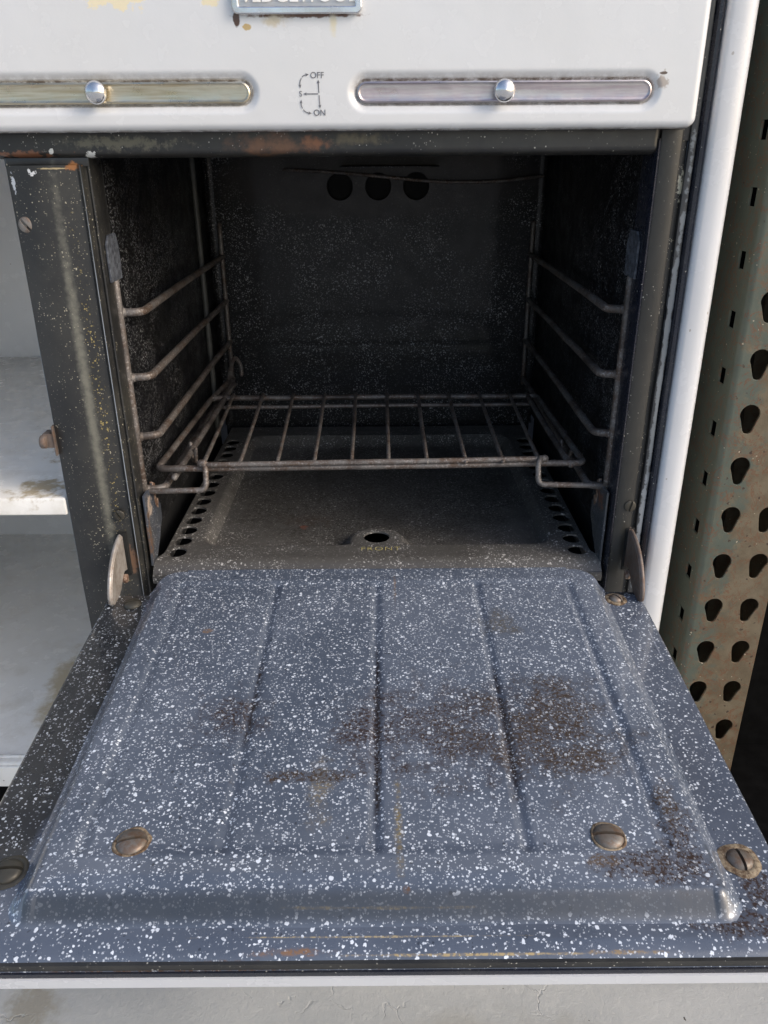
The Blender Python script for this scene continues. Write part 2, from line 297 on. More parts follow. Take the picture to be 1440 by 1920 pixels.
def tube(name, pts, r, mat, parent=None, fr=.01, n=12, wob=.0, cap=True, flat=False):
    P = fillet(pts, fr) if len(pts) > 2 else [Vector(p) for p in pts]
    if wob or len(P) == 2:   # resample the long straight runs so that the wire may waver slightly
        Q = [P[0]]
        for a, b in zip(P, P[1:]):
            k = max(1, int((b-a).length/.03))
            for j in range(1, k+1): Q.append(a.lerp(b, j/k))
        P = Q
        if wob: P = [P[0]] + [p + mnoise.noise_vector(p*9)*wob for p in P[1:-1]] + [P[-1]]
    v = []; f = []; t0 = (P[1]-P[0]).normalized(); u = t0.orthogonal().normalized()
    for i, p in enumerate(P):
        t = (P[min(i+1, len(P)-1)] - P[max(i-1, 0)]).normalized(); u = (u - t*u.dot(t)).normalized(); w_ = t.cross(u)
        for k in range(n):
            a = 2*math.pi*k/n; v.append(p + (u*math.cos(a) + w_*math.sin(a))*r)
    for i in range(len(P)-1):
        for k in range(n): f.append((i*n+k, i*n+(k+1) % n, (i+1)*n+(k+1) % n, (i+1)*n+k))
    if cap:
        for i, sg in ((0, -1), (len(P)-1, 1)):
            t = (P[1]-P[0]).normalized()*-1 if sg < 0 else (P[-1]-P[-2]).normalized(); c0 = len(v)
            for k in range(n): v.append(P[i] + (v[i*n+k]-P[i])*(.88 if flat else .6) + t*r*(.12 if flat else .6))
            v.append(P[i] + t*r*(.16 if flat else .85))
            for k in range(n):
                q = (i*n+k, i*n+(k+1) % n, c0+(k+1) % n, c0+k); f.append(q if sg > 0 else q[::-1]); tr = (c0+k, c0+(k+1) % n, c0+n); f.append(tr if sg > 0 else tr[::-1])
    return pydata(name, v, f, mat, parent, sharp=60)
def extrude_z(name, prof, z0, z1, mat, parent=None, closed=False, nz=24, jit=0, sharp=38, zfun=None):
    """profile in x,y swept up z; a little unevenness keeps long edges from being ruler-straight"""
    v = []; f = []; n = len(prof)
    for j in range(nz+1):
        z = z0 + (z1-z0)*j/nz
        for i, (x, y) in enumerate(prof):
            d = mnoise.noise(Vector((x*30, z*14, 3)))*jit; v.append((x + d, y + d, z))
    for j in range(nz):
        for i in range(n if closed else n-1):
            a, b = i, (i+1) % n; f.append((j*n+a, j*n+b, (j+1)*n+b, (j+1)*n+a))
    if closed: f.append(tuple(range(n))[::-1]); f.append(tuple(nz*n+i for i in range(n)))
    return pydata(name, v, f, mat, parent, sharp=sharp)
def arc(cx, cy, r, a0, a1, n=8): return [(cx + r*math.cos(R(a0+(a1-a0)*i/n)), cy + r*math.sin(R(a0+(a1-a0)*i/n))) for i in range(n+1)]
def rrect(x0, x1, y0, y1, r, n=8): return arc(x1-r, y1-r, r, 0, 90, n) + arc(x0+r, y1-r, r, 90, 180, n) + arc(x0+r, y0+r, r, 180, 270, n) + arc(x1-r, y0+r, r, 270, 360, n)
def circle(cx, cy, r, n=32): return [(cx+r*math.cos(2*math.pi*i/n), cy+r*math.sin(2*math.pi*i/n)) for i in range(n)]
def curve_mesh(cu):
    o = bpy.data.objects.new('tmp', cu); C.objects.link(o); dg = bpy.context.evaluated_depsgraph_get()
    me = bpy.data.meshes.new_from_object(o.evaluated_get(dg)); bpy.data.objects.remove(o); bpy.data.curves.remove(cu); return me
def plate(name, loops, thick, mat, mtx, parent=None, bev=.0006, sharp=35):
    """flat sheet with real holes: outline and hole loops in local x,y; thickness along local z"""
    cu = bpy.data.curves.new('c', 'CURVE'); cu.dimensions = '2D'; cu.fill_mode = 'BOTH'; cu.extrude = max(thick/2 - bev, .0001); cu.bevel_depth = bev; cu.bevel_resolution = 2
    for L in loops:
        s = cu.splines.new('POLY'); s.points.add(len(L)-1); s.use_cyclic_u = True
        for p, q in zip(s.points, L): p.co = (q[0], q[1], 0, 1)
    me = curve_mesh(cu); me.transform(mtx); return link(name, me, mat, parent, sharp=sharp)
def text_mesh(name, body, size, depth, mat, mtx, parent=None, align='CENTER', bev=0, offset=0, space=1.0):
    cu = bpy.data.curves.new('t', 'FONT'); cu.body = body; cu.size = size; cu.extrude = depth; cu.align_x = align; cu.bevel_depth = bev; cu.offset = offset; cu.space_character = space
    me = curve_mesh(cu); me.transform(mtx); return link(name, me, mat, parent)
# local axes for plates: XZ = stands facing -y ; YZ = stands facing x ; XY = lies flat
def MXZ(x=0, y=0, z=0): return Matrix(((1, 0, 0, x), (0, 0, -1, y), (0, 1, 0, z), (0, 0, 0, 1)))
def MYZ(x=0, y=0, z=0): return Matrix(((0, 0, 1, x), (1, 0, 0, y), (0, 1, 0, z), (0, 0, 0, 1)))
def thing(name, label, cat, loc):
    o = bpy.data.objects.new(name, None); C.objects.link(o); o.location = loc; o['label'] = label; o['category'] = cat; o.empty_display_size = .05; return o
def sstep(t): t = max(0, min(1, t)); return t*t*(3-2*t)
def gridlines(a, b, dense, fine, coarse):
    """coordinates from a to b: fine spacing inside the dense intervals, coarse elsewhere"""
    xs = [a]; x = a
    while x < b - 1e-9:
        st = fine if any(d0 - coarse <= x <= d1 for d0, d1 in dense) else coarse
        x = min(b, x + st); xs.append(x)
    return xs
def heightgrid(name, xs, ys, fn, mat, parent=None, attr=True, sharp=80):
    """fn(x, y) -> (point, dirt) or None to leave the vertex out"""
    v = []; idx = {}; dirt = []; slo = []; f = []
    for j, y in enumerate(ys):
        for i, x in enumerate(xs):
            q = fn(x, y)
            if q is None: continue
            idx[i, j] = len(v); v.append(q[0]); dirt.append(q[1]); slo.append(q[2] if len(q) > 2 else 0)
    for j in range(len(ys)-1):
        for i in range(len(xs)-1):
            k = [(i, j), (i+1, j), (i+1, j+1), (i, j+1)]
            if all(a in idx for a in k): f.append([idx[a] for a in k])
    o = pydata(name, v, f, mat, parent, sharp=sharp)
    at = o.data.attributes.new('dirt', 'FLOAT', 'POINT'); at.data.foreach_set('value', dirt)
    if any(slo): a2 = o.data.attributes.new('slope', 'FLOAT', 'POINT'); a2.data.foreach_set('value', slo)
    return o
def screw(name, c, r, h, mat, parent, ang=0., up=(0, -1, 0), ring=None, slotw=.17):
    """domed slotted head built from strips parallel to the slot; returns the head, with its slot cut in"""
    N = 18; vs = [-1, -.97, -.88, -.74, -.58, -.4, -slotw-.02, -slotw, slotw, slotw+.02, .4, .58, .74, .88, .97, 1]
    upv = Vector(up).normalized(); a = Vector((1, 0, 0)); b = upv.cross(a).normalized(); a = b.cross(upv)
    e1 = a*math.cos(ang) + b*math.sin(ang); e2 = -a*math.sin(ang) + b*math.cos(ang); v = []; f = []
    for q in vs:
        L = math.sqrt(max(0, 1-q*q))
        for i in range(N+1):
            u = -L + 2*L*i/N; rr = min(1, math.hypot(u, q)); z = h*math.sqrt(max(0, 1-rr**2.6)) + .0003
            if abs(q) <= slotw+.001: z = max(.0001, z - h*.75 - .0006) if rr < .985 else z*.4
            v.append(Vector(c) + (e1*u + e2*q)*r + upv*z)
    for j in range(len(vs)-1):
        for i in range(N): k = j*(N+1)+i; f.append((k, k+1, k+N+2, k+N+1))
    o = pydata(name, v, f, mat, parent, sharp=32)
    if ring:
        rr, rm = ring; vv = []; ff = []; M_ = 40
        for i in range(M_):
            t = 2*math.pi*i/M_; j1 = 1 + .13*mnoise.noise(Vector((math.cos(t)*1.7, math.sin(t)*1.7, c[0]*50)))
            for q, (ra, hh) in enumerate([(r*.93, .0002), (r*1.03, .0011), (r+(rr-r)*.55, .0009), (rr*j1, .0)]):
                vv.append(Vector(c) + (a*math.cos(t) + b*math.sin(t))*ra + upv*hh)
        for i in range(M_):
            for q in range(3): ff.append((i*4+q, ((i+1) % M_)*4+q, ((i+1) % M_)*4+q+1, i*4+q+1))
        pydata('washer', vv, ff, rm, parent, sharp=60)
    return o

# ================================================================== SETTING
g = bpy.data.meshes.new('ground'); gx = 60
gv = []; gf = []
xs = gridlines(-60, 60, [(-1, 1)], .25, 6)
for y in xs:
    for x in xs: gv.append((x, y, -.36))
for j in range(len(xs)-1):
    for i in range(len(xs)-1): k = j*len(xs)+i; gf.append((k, k+1, k+len(xs)+1, k+len(xs)))
gr = pydata('ground', gv, gf, K_conc); gr['kind'] = 'structure'

# ================================================================== STOVE
st = thing('vintage_stove', 'white and black enamelled vintage kitchen stove with its oven door hanging open', 'stove', (0, .3, -.36))
XL = -.80   # far left end of the stove body (mirrors the right hand side)

# --- white upper panel with two pressed recesses
slots = [(-.349, -.0985, .4979), (-.0132, .2300, .4975)]
SR = .0089
def dstad(x, z, s):
    x0, x1, zc = s; cx = min(max(x, x0+SR), x1-SR); return math.hypot(x-cx, z-zc) - SR
PX1, PZ0, PR = .2697, .4692, .0085
def panel(x, z):
    # outer rolled edge on the right and bottom
    dx = PX1 - x; dz = z - PZ0
    if dx < PR and dz < PR: e = PR - math.hypot(PR-dx, PR-dz)
    else: e = min(dx, dz)
    y = -.025; roll = .0065
    if e < -.0004: pass
    if e < roll:
        t = max(0, min(1, 1 - e/roll)); y += roll*(1-math.sqrt(max(0, 1-t*t)))*1.25
    dirt = 0
    for s in slots:
        d = dstad(x, z, s)
        if d <= 0: y += .0052
        elif d < .0075:
            t = d/.0075; y += .0030*(1-sstep(t)) + (.0022*(1-sstep(d/.0012)) if d < .0012 else 0)
        if -.002 < d < .0010: dirt = .9 if z > s[2]+.004 else .55
        elif 0 < d < .006: dirt = max(dirt, .30*(1-d/.006) * (1.6 if z > s[2] else .5))
    if e < .0018: dirt = max(dirt, .8*(1-e/.0018))
    y += .0006*mnoise.noise(Vector((x*7, z*9, 0)))
    zz = z; xx = x
    if dx < PR and dz < PR and e < 0:   # pull corner vertices onto the round corner
        k = PR/math.hypot(PR-dx, PR-dz); xx = PX1-PR + (PR-dx)*k; zz = PZ0+PR - (PR-dz)*k
    if e < .002: zz += .0005*mnoise.noise(Vector((x*70, 1, 0)))
    return (xx, y, zz), dirt
pxs = gridlines(XL, PX1, [(-.36, -.338), (-.112, .002), (.215, PX1)], .0011, .009)
pzs = gridlines(PZ0, .64, [(PZ0, .520)], .0009, .008)
up_ = heightgrid('upper_panel', pxs, pzs, panel, K_white, st)
# return lip behind the panel's bottom and right edge
box('panel_edge', XL, PX1-.004, -.0165, .006, PZ0+.0012, .474, K_white2, up_, .0005)
box('panel_side', PX1-.006, PX1-.0008, -.0163, .006, PZ0+.006, .64, K_white2, up_, .0005)

def strip(s, mat, kx, nm):
    x0, x1, zc = s; r = SR-.0011
    prof = [(.0, .0), (.0, .0042), (.0011, .0048), (.0020, .0040), (.0030, .0038)]   # inset, height: raised rolled rim then flat face
    v = []; f = []; rings = []
    def ring(ins, y):
        L = []
        for i in range(17): a = R(-90+180*i/16); L.append((x1-SR+(r-ins)*math.cos(a), y, zc+(r-ins)*math.sin(a)))
        for i in range(17): a = R(90+180*i/16); L.append((x0+SR+(r-ins)*math.cos(a), y, zc+(r-ins)*math.sin(a)))
        return L
    for ins, h in prof: rings.append(len(v)); v += ring(ins, -.0195 - h)
    n = 34
    for a, b in zip(rings, rings[1:]):
        for i in range(n): f.append((a+i, a+(i+1) % n, b+(i+1) % n, b+i))
    last = rings[-1]; f.append(tuple(last+i for i in range(n)))
    o = pydata('trim_strip', v, f, mat, st, sharp=50)
    # mushroom knob
    v = []; f = []; pr = [(.0030, 0), (.0032, .0045), (.0078, .0050), (.0090, .0062), (.0088, .0085), (.0072, .0108), (.0042, .0125), (.0001, .0131)]; n = 32
    for rr, h in pr:
        for k in range(n): a = 2*math.pi*k/n; v.append((kx+rr*math.cos(a)*.98, -.0233-h, zc+.0003+rr*math.sin(a)*.98))
    for j in range(len(pr)-1):
        for k in range(n): f.append((j*n+k, j*n+(k+1) % n, (j+1)*n+(k+1) % n, (j+1)*n+k))
    pydata('knob', v, f, K_shine, o, sharp=60); return o
strip(slots[0], K_chrome, -.2238, 'a'); strip(slots[1], K_chrome2, .1075, 'b')

# --- nameplate
np_ = plate('nameplate', [rrect(-.1078, -.0080, .5530, .5805, .004), rrect(-.1045, -.0113, .5562, .5772, .002)], .0046, K_shine, MXZ(0, -.0275, 0), st, .0011)
plate('nameplate_face', [rrect(-.1050, -.0108, .5557, .5777, .002)], .0016, K_platef, MXZ(0, -.0265, 0), np_, .0002)
text_mesh('lettering', 'WEDGEWOOD', .0140, .0005, K_letter, MXZ(-.0578, -.0277, .5606), np_, offset=.00018, bev=.00018, space=1.06)

# --- OFF / S / ON print, arcs and arrows
Yp = -.0256
text_mesh('off_lettering', 'OFF', .0064, .00008, K_mark, MXZ(-.0443, Yp, .5078), st)
text_mesh('s_lettering', 'S', .0058, .00008, K_mark, MXZ(-.0582, Yp, .4947), st)
text_mesh('on_lettering', 'ON', .0064, .00008, K_mark, MXZ(-.0432, Yp, .4806), st)
def arrow(P):
    P = [Vector((a, b)) for a, b in P]; loops = []; wd = .00034; Lf = []; Rt = []
    for i, p in enumerate(P):
        t = (P[min(i+1, len(P)-1)]-P[max(0, i-1)]).normalized(); nn = Vector((-t.y, t.x))*wd; Lf.append(p+nn); Rt.append(p-nn)
    v = [(q.x, Yp-.0001, q.y) for q in Lf+Rt]; n = len(P); f = [(i, i+1, n+i+1, n+i) for i in range(n-1)]
    for tip, prev in ((P[-1], P[-2]),):
        t = (tip-prev).normalized(); nn = Vector((-t.y, t.x)); k = len(v)
        for q in (tip+t*.0020, tip+nn*.0012-t*.0008, tip, tip-nn*.0012-t*.0008): v.append((q.x, Yp-.00012, q.y))
        f += [(k, k+1, k+2), (k, k+2, k+3)]
    return v, f
def arrows(Ps, name='arrow'):
    v = []; f = []
    for P in Ps:
        a, b = arrow(P); k = len(v); v += a; f += [tuple(i+k for i in q) for q in b]
    pydata(name, v, f, K_mark, st, smooth=False)
def qarc(cx, cz, rx, rz, a0, a1, n=10): return [(cx+rx*math.cos(R(a0+(a1-a0)*i/n)), cz+rz*math.sin(R(a0+(a1-a0)*i/n))) for i in range(n+1)]
arrows([qarc(-.0525, .5045, .0058, .0058, 135, 95), qarc(-.0525, .5035, .0060, .0065, 140, 188)])
arrows([qarc(-.0520, .4895, .0062, .0062, 215, 172), qarc(-.0515, .4885, .0062, .0060, 215, 268)])
arrows([[(-.0433, .4972), (-.0435, .5048)]]); arrows([[(-.0432, .4955), (-.0428, .4878)]]); arrows([[(-.0440, .4965), (-.0540, .4965)]])

# --- black rail across the top of the oven mouth (rolled bottom edge, rounded right end)
def rail(x, z):
    dx = .2497 - x; dz = z - .4493; r = .007
    if dx < r and dz < r: e = r - math.hypot(r-dx, r-dz)
    else: e = min(dx, dz)
    y = -.002
    if e < r: t = 1-max(0, e)/r; y += r*1.6*(1-math.sqrt(max(0, 1-t*t)))
    xx, zz = x, z
    if dx < r and dz < r and e < 0: k = r/math.hypot(r-dx, r-dz); xx = .2497-r+(r-dx)*k; zz = .4493+r-(r-dz)*k
    y += .0005*mnoise.noise(Vector((x*16, z*30, 5)))
    return (xx, y, zz), 0
heightgrid('oven_mouth_rail', gridlines(XL, .2497, [(.238, .2497)], .0008, .012), gridlines(.4493, .4695, [(.4493, .458)], .0007, .002), rail, K_rail, st)
box('rail_flange', XL, .2490, .0075, .030, .4502, .4600, K_rail, st, .001)
box('header_back', XL, .2880, .006, .030, .4602, .6395, K_black, st, .0005)

# --- pillars of the oven mouth
lp = [(-.3212, .030), (-.3214, .004), (-.3205, .0004)]
for i in range(1, 15):
    t = i/15; x = -.3205+.061*t; lp.append((x, .0004 - .0062*math.sin(math.pi*t)**1.2 - .001*math.sin(2*math.pi*t)))
lp += [(-.2590, .0012), (-.2577, .0002), (-.2562, -.0014), (-.2550, -.0012), (-.2541, .0012), (-.2537, .005), (-.2522, .0066), (-.2506, .0050), (-.2494, .0054), (-.2486, .0085), (-.2484, .036)]
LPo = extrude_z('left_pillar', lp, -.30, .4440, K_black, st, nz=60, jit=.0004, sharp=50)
box('pillar_cap', -.3222, -.2486, .0030, .030, .4430, .4500, K_black, LPo, .0004)
rp = [(.2460, .036), (.2462, .006), (.2468, .001), (.2478, -.0012), (.2492, -.0002), (.2500, .0012)]
RPo = extrude_z('right_pillar', rp, -.30, .4620, K_navy, st, nz=40, jit=.0003, sharp=60)
extrude_z('pillar_face', [(.2500, .0013), (.2510, .0006), (.2600, -.0004), (.2670, .0002), (.2682, .0010), (.2688, .0030), (.2692, .0080)], -.30, .4690, K_khaki, RPo, nz=40, jit=.0003, sharp=60)
extrude_z('pillar_step', [(.2692, .0080), (.2745, .0085), (.2752, .0070)], -.30, .62, K_black, RPo, nz=40, jit=.0006)
extrude_z('flaked_gasket', [(.2752, .0070), (.2756, .0040), (.2790, .0030), (.2812, .0036), (.2820, .0090)], -.30, .62, K_flake, RPo, nz=160, jit=.0016)
extrude_z('frame_bead', [(.2818, .0120), (.2826, .0030), (.2840, .0000), (.2862, -.0010), (.2885, .0004), (.2896, .0040), (.2898, .012)], -.30, .64, K_navy, RPo, nz=40, jit=.0002)
# --- white side frame, gently convex
sf = [(.2896, .014), (.2899, -.0005), (.2912, -.0032), (.2950, -.0046), (.3020, -.0056), (.3085, -.0050), (.3130, -.0022), (.3165, .0030), (.3185, .0095), (.3192, .020), (.3192, .30), (.3192, .66)]
extrude_z('side_panel', sf, -.335, .64, K_white2, st, nz=24, jit=.0002, sharp=60)
extrude_z('side_panel', [(-(x)+XL+.3192+.0*1 - (.0), y) for x, y in sf][::-1] if False else [(XL-(.3192-x)*-1*0 + (-x+.2896+0), y) for x, y in sf][::-1], -.335, .64, K_white2, st, nz=8, sharp=60)
box('back_panel', XL-.026, .3185, .66, .664, -.335, .64, K_white2, st, .0005)
# --- lower front behind the hanging door
box('broiler_panel', -.2480, .2440, -.004, .02, -.295, -.045, K_white2, st, .006, 3)
box('toe_board', XL+.002, .285, .03, .05, -.335, -.262, K_steel_or_shade, st, .0005)
for lx in (XL+.01, .27): 
    for ly in (.03, .58): box('stove_leg', lx, lx+.035, ly, ly+.035, -.36, -.334, K_steel_or_shade, st, .004)

# --- oven cavity
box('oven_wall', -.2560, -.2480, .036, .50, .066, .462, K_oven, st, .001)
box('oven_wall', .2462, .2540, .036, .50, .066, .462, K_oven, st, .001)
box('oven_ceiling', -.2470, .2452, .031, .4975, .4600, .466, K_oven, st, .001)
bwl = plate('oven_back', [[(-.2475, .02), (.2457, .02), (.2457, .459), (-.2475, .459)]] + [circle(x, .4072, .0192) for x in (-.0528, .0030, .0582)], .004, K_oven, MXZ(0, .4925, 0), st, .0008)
box('flue_box', -.2455, .2437, .4980, .56, .01, .462, K_void, st, 0)
box('burner_box', -.2700, .2680, .030, .497, -.04, .012, K_void, st, 0)
box('burner_side', -.2720, -.2600, .037, .497, .012, .070, K_void, st, 0); box('burner_side', .2560, .2700, .037, .497, .012, .070, K_void, st, 0)
box('flue_baffle', -.050, .088, .440, .4895, .4330, .4350, K_oven, st, .0005)
tube('thermostat_tube', [(-.13, .470, .431), (-.05, .470, .4262), (.0, .470, .4215), (.0875, .470, .4130), (.17, .472, .4125), (.24, .480, .42)], .0022, K_wire, st, .03)
for sx in (-1, 1): extrude_z('corner_seam', arc(sx*.236, .478, .011, 0 if sx > 0 else 90, 90 if sx > 0 else 180, 6), .05, .459, K_oven, st, nz=4)
tube('wall_rib', [(-.2440, .40, .06), (-.2448, .40, .455)], .0040, m_plain('sooted_steel', (.06, .06, .055), .5), st)
# worn tabs that carry the guides
def tab(pts, th, x, mat, nm, par): return plate(nm, [pts], th, mat, MYZ(x, 0, 0), par, .0005)
tab([(.012, .343), (.044, .343), (.046, .372), (.040, .384), (.020, .384), (.012, .376)], .0022, -.2468, K_label, 'guide_tab', st)
tab([(.012, .343), (.044, .343), (.046, .372), (.040, .384), (.020, .384), (.012, .376)], .0022, .2446, K_label, 'guide_tab', st)
K_chip = m_dark('chipped_blue_enamel', base=(.05, .06, .08), speck=(.6, .6, .62), amount=.5, haze=.6, rust_or_sheen=[((-.247, .02, .11), (.01, .012, .02), (.42, .34, .28), (1.0, 120, .6)), ((-.247, .012, .08), (.01, .006, .04), (.13, .08, .055), (1.1, 120, .6)), ((.247, .03, .11), (.01, .02, .015), (.2, .09, .05), (1.1, 120, .6))])
jag = lambda L: [(y+.0016*mnoise.noise(Vector((y*300, z*300, 0))), z+.0016*mnoise.noise(Vector((y*300, z*300, 9)))) for y, z in L]
for sx, x in ((-1, -.2442), (1, .2424)):
    L = [(.008, .045), (.020, .044), (.030, .050), (.044, .062), (.060, .078), (.061, .095), (.052, .104), (.044, .108), (.048, .116), (.047, .124), (.040, .128), (.036, .118), (.026, .126), (.008, .126)]
    L2 = []
    for a, b in zip(L, L[1:]+L[:1]):
        for k in range(4): L2.append((a[0]+(b[0]-a[0])*k/4, a[1]+(b[1]-a[1])*k/4))
    t = tab(jag(L2), .0024, x, K_chip, 'jamb_bracket', st)
    rl = [(.040, .1285), (.0475, .1245), (.0490, .1165), (.0450, .1085), (.0530, .1045), (.0500, .0960), (.0440, .1000), (.0405, .1085), (.0425, .1180), (.0385, .1240)]
    tab(jag(rl), .0034, x - sx*.0002, K_rust, 'rust_scab', t)

# --- rack guides: wire frames on each oven wall
GZ = [.3111, .2459, .1832, .1235]
for sx in (-1, 1):
    xo = sx*.2468 + (-.002 if sx < 0 else -.0008); xi = sx*.2288
    gd = tube('rack_guide', [(xo, .029, .342), (xo, .029, .124)], .0039, K_wire, st, wob=.0005)
    for z in GZ:
        tube('guide_rod', [(xo+sx*.001, .0335, z), (xi, .0335 + .004, z), (xi*1.004, .255, z+.001), (xi*1.01, .4905, z)], .0040, K_wire, gd, .016, wob=.0008)
    for z in GZ:
        tube('weld', [(xo+sx*.0006-sx*.0005, .0315, z-.0006), (xo-sx*.0030, .0345, z+.0004)], .0050, K_wire, gd, n=10)
    tube('rear_upright', [(xi*1.01, .484, .357), (xi*1.01, .484, .115)], .0034, K_wire, gd, wob=.0005)

# --- hinge arms: curved steel sickles that come out of the pillars
for sx, x, mt in ((-1, -.2690, K_hinge), (1, .2675, K_hinged)):
    out = [(.006, .0860), (-.006, .0862), (-.020, .0830), (-.034, .0765), (-.046, .0670), (-.0545, .0550), (-.0590, .0440), (-.0585, .0365), (-.0530, .0330), (-.0420, .0345), (-.0320, .0385), (-.0230, .0460), (-.0150, .0500), (-.0060, .0480), (.006, .0470)]
    S2 = []
    for i in range(len(out)):
        a, b, c, d = (Vector(out[k % len(out)]) for k in (i-1, i, i+1, i+2))
        for k in range(4):
            t = k/4; S2.append(tuple(.5*((2*b)+(c-a)*t+(2*a-5*b+4*c-d)*t*t+(3*b-a-3*c+d)*t**3)))
    h_ = plate('hinge_arm', [S2], .0034, mt, MYZ(x, 0, 0), st, .0010)
    rim = [(x - (-sx)*.0 + sx*.0012, y, z) for y, z in [(.004, .0865), (-.006, .0872), (-.020, .0840), (-.034, .0775), (-.046, .0680), (-.0550, .0560), (-.0600, .0445), (-.0592, .0365)]]
    tube('arm_rim', rim, .0022, mt, h_, .012, n=10)
    tube('pivot_rivet', [(x - sx*.001, -.018, .0430), (x - sx*.0042, -.018, .0430)], .0048, K_rust, h_, n=16, flat=True)
    box('hinge_slot_shade', x - .0042, x + .0050, -.0062 if sx < 0 else -.0012, .0005, .040, .0895, K_void, h_, .0004)  # solid black box in place of an open slot's dark inside

# --- pillar screws
def screw_at(c, r, mat, ang, up=(0, -1, 0), ring=None, h=.0022, par=None): return screw('screw', c, r, h, mat, par or st, R(ang), up, ring)
screw_at((-.3105, -.0030, .3955), .0069, K_screw, -52); screw_at((-.2680, -.0040, .1100), .0060, K_screwd, -60, h=.0014); screw_at((.2640, -.0009, .1150), .0062, K_screwd, 75, h=.0014)

# --- left storage compartment
cp = bpy.data.objects.new('storage_compartment', None); C.objects.link(cp); attach(cp, st)
K_comp = m_white('compartment_white', (.80, .81, .82), grime=.05)
box('shelf', XL+.012, -.3230, .0, .634, .1085, .1280, K_shelf, st, .0022, 3)
sh = box('compartment_floor', XL+.012, -.3230, .0, .652, -.250, -.2215, K_shelf, st, .004, 3)
box('floor_lip', XL+.012, -.3232, -.004, .006, -.2555, -.2245, K_shelf, sh, .002, 3)
tube('floor_bead', [(XL+.015, .012, -.2215), (-.3240, .012, -.2215)], .0022, K_shelf, sh)
box('compartment_back', XL+.012, -.3226, .640, .650, -.2235, .4700, K_comp, st, .001)
box('compartment_wall', -.3236, -.3216, .031, .651, -.250, .449, K_comp, st, .0005)
box('compartment_wall', XL+.004, XL+.012, .002, .651, -.250, .449, K_comp, st, .0005)
box('compartment_ceiling', XL+.012, -.3240, .031, .639, .4600, .468, K_comp, st, .001)
bpy.data.objects.remove(cp)
cb = box('door_catch', -.3330, -.3212, -.003, .012, .1840, .1990, K_hinged, st, .0012)
tube('catch_roller', [(-.3290, -.0045, .1915), (-.3330, -.0045, .1915)], .0068, K_hinged, cb, n=16, flat=True)
box('catch_plate', -.3222, -.3206, -.004, .010, .176, .207, K_hinged, cb, .0005)

# ================================================================== OVEN DOOR (part of the stove)
DX0, DX1, DY0, DY1 = -.2790, .2725, -.036, -.4335
fr = []
def dframe(x, y):
    e = min(x-DX0, DX1-x, y-DY1); ef = DY0 - y
    h = 0.; r = .004
    if e < r: t = 1-max(e, 0)/r; h -= r*(1-math.sqrt(max(0, 1-t*t)))
    # near edge: flange dips toward the lip and rolls over
    dn = y - DY1
    if dn < .016: t = 1-dn/.016; h -= .0035*t*t
    if dn < .006: t = 1-dn/.006; h -= .004*(1-math.sqrt(max(0, 1-t*t)))
    if ef < .004: h -= .004*(1-ef/.004)
    h += .0005*mnoise.noise(Vector((x*9, y*9, 2)))
    return tuple(D(x, y, h)), 0
door = heightgrid('oven_door', gridlines(DX0, DX1, [(DX0, DX0+.006), (DX1-.006, DX1)], .0008, .008), gridlines(DY1, DY0, [(DY1, DY1+.018), (DY0-.006, DY0)], .0008, .008), dframe, K_doorf, st)
# rolled hem below the top sheet, dark packing strip, then the white outer skin
def hem(name, ins, z0, z1, mat, bev):
    bm = bmesh.new(); L = rrect(DX0+ins, DX1-ins, DY1+ins, DY0-.001, .006, 6); n = len(L); vv = []
    for zz in (z1, z0): vv.append([bm.verts.new(D(x, y, zz)) for x, y in L])
    bm.faces.new(vv[0]); bm.faces.new(vv[1][::-1])
    for i in range(n): bm.faces.new((vv[0][i], vv[1][i], vv[1][(i+1) % n], vv[0][(i+1) % n]))
    if bev:
        ed = [e for e in bm.edges if abs((e.verts[0].co.z-e.verts[1].co.z)) < .0042*abs(e.calc_length()) + TILT*e.calc_length() and not all(False for _ in ())]
        ed = [e for e in ed if len(e.link_faces) == 2 and any(len(f.verts) > 4 for f in e.link_faces)]
        bmesh.ops.bevel(bm, geom=ed, offset=bev, segments=3, affect='EDGES', profile=.5)
    return from_bm(name, bm, mat, door)
hem('door_hem', .0002, -.0080, -.0035, K_rail, .0014)
hem('door_packing', .0020, -.0094, -.0078, K_groove, 0)
hem('door_gasket', -.0010, -.0125, -.0092, K_navy, .0010)
hem('outer_skin', -.0022, -.0200, -.0128, K_white2, .0022)

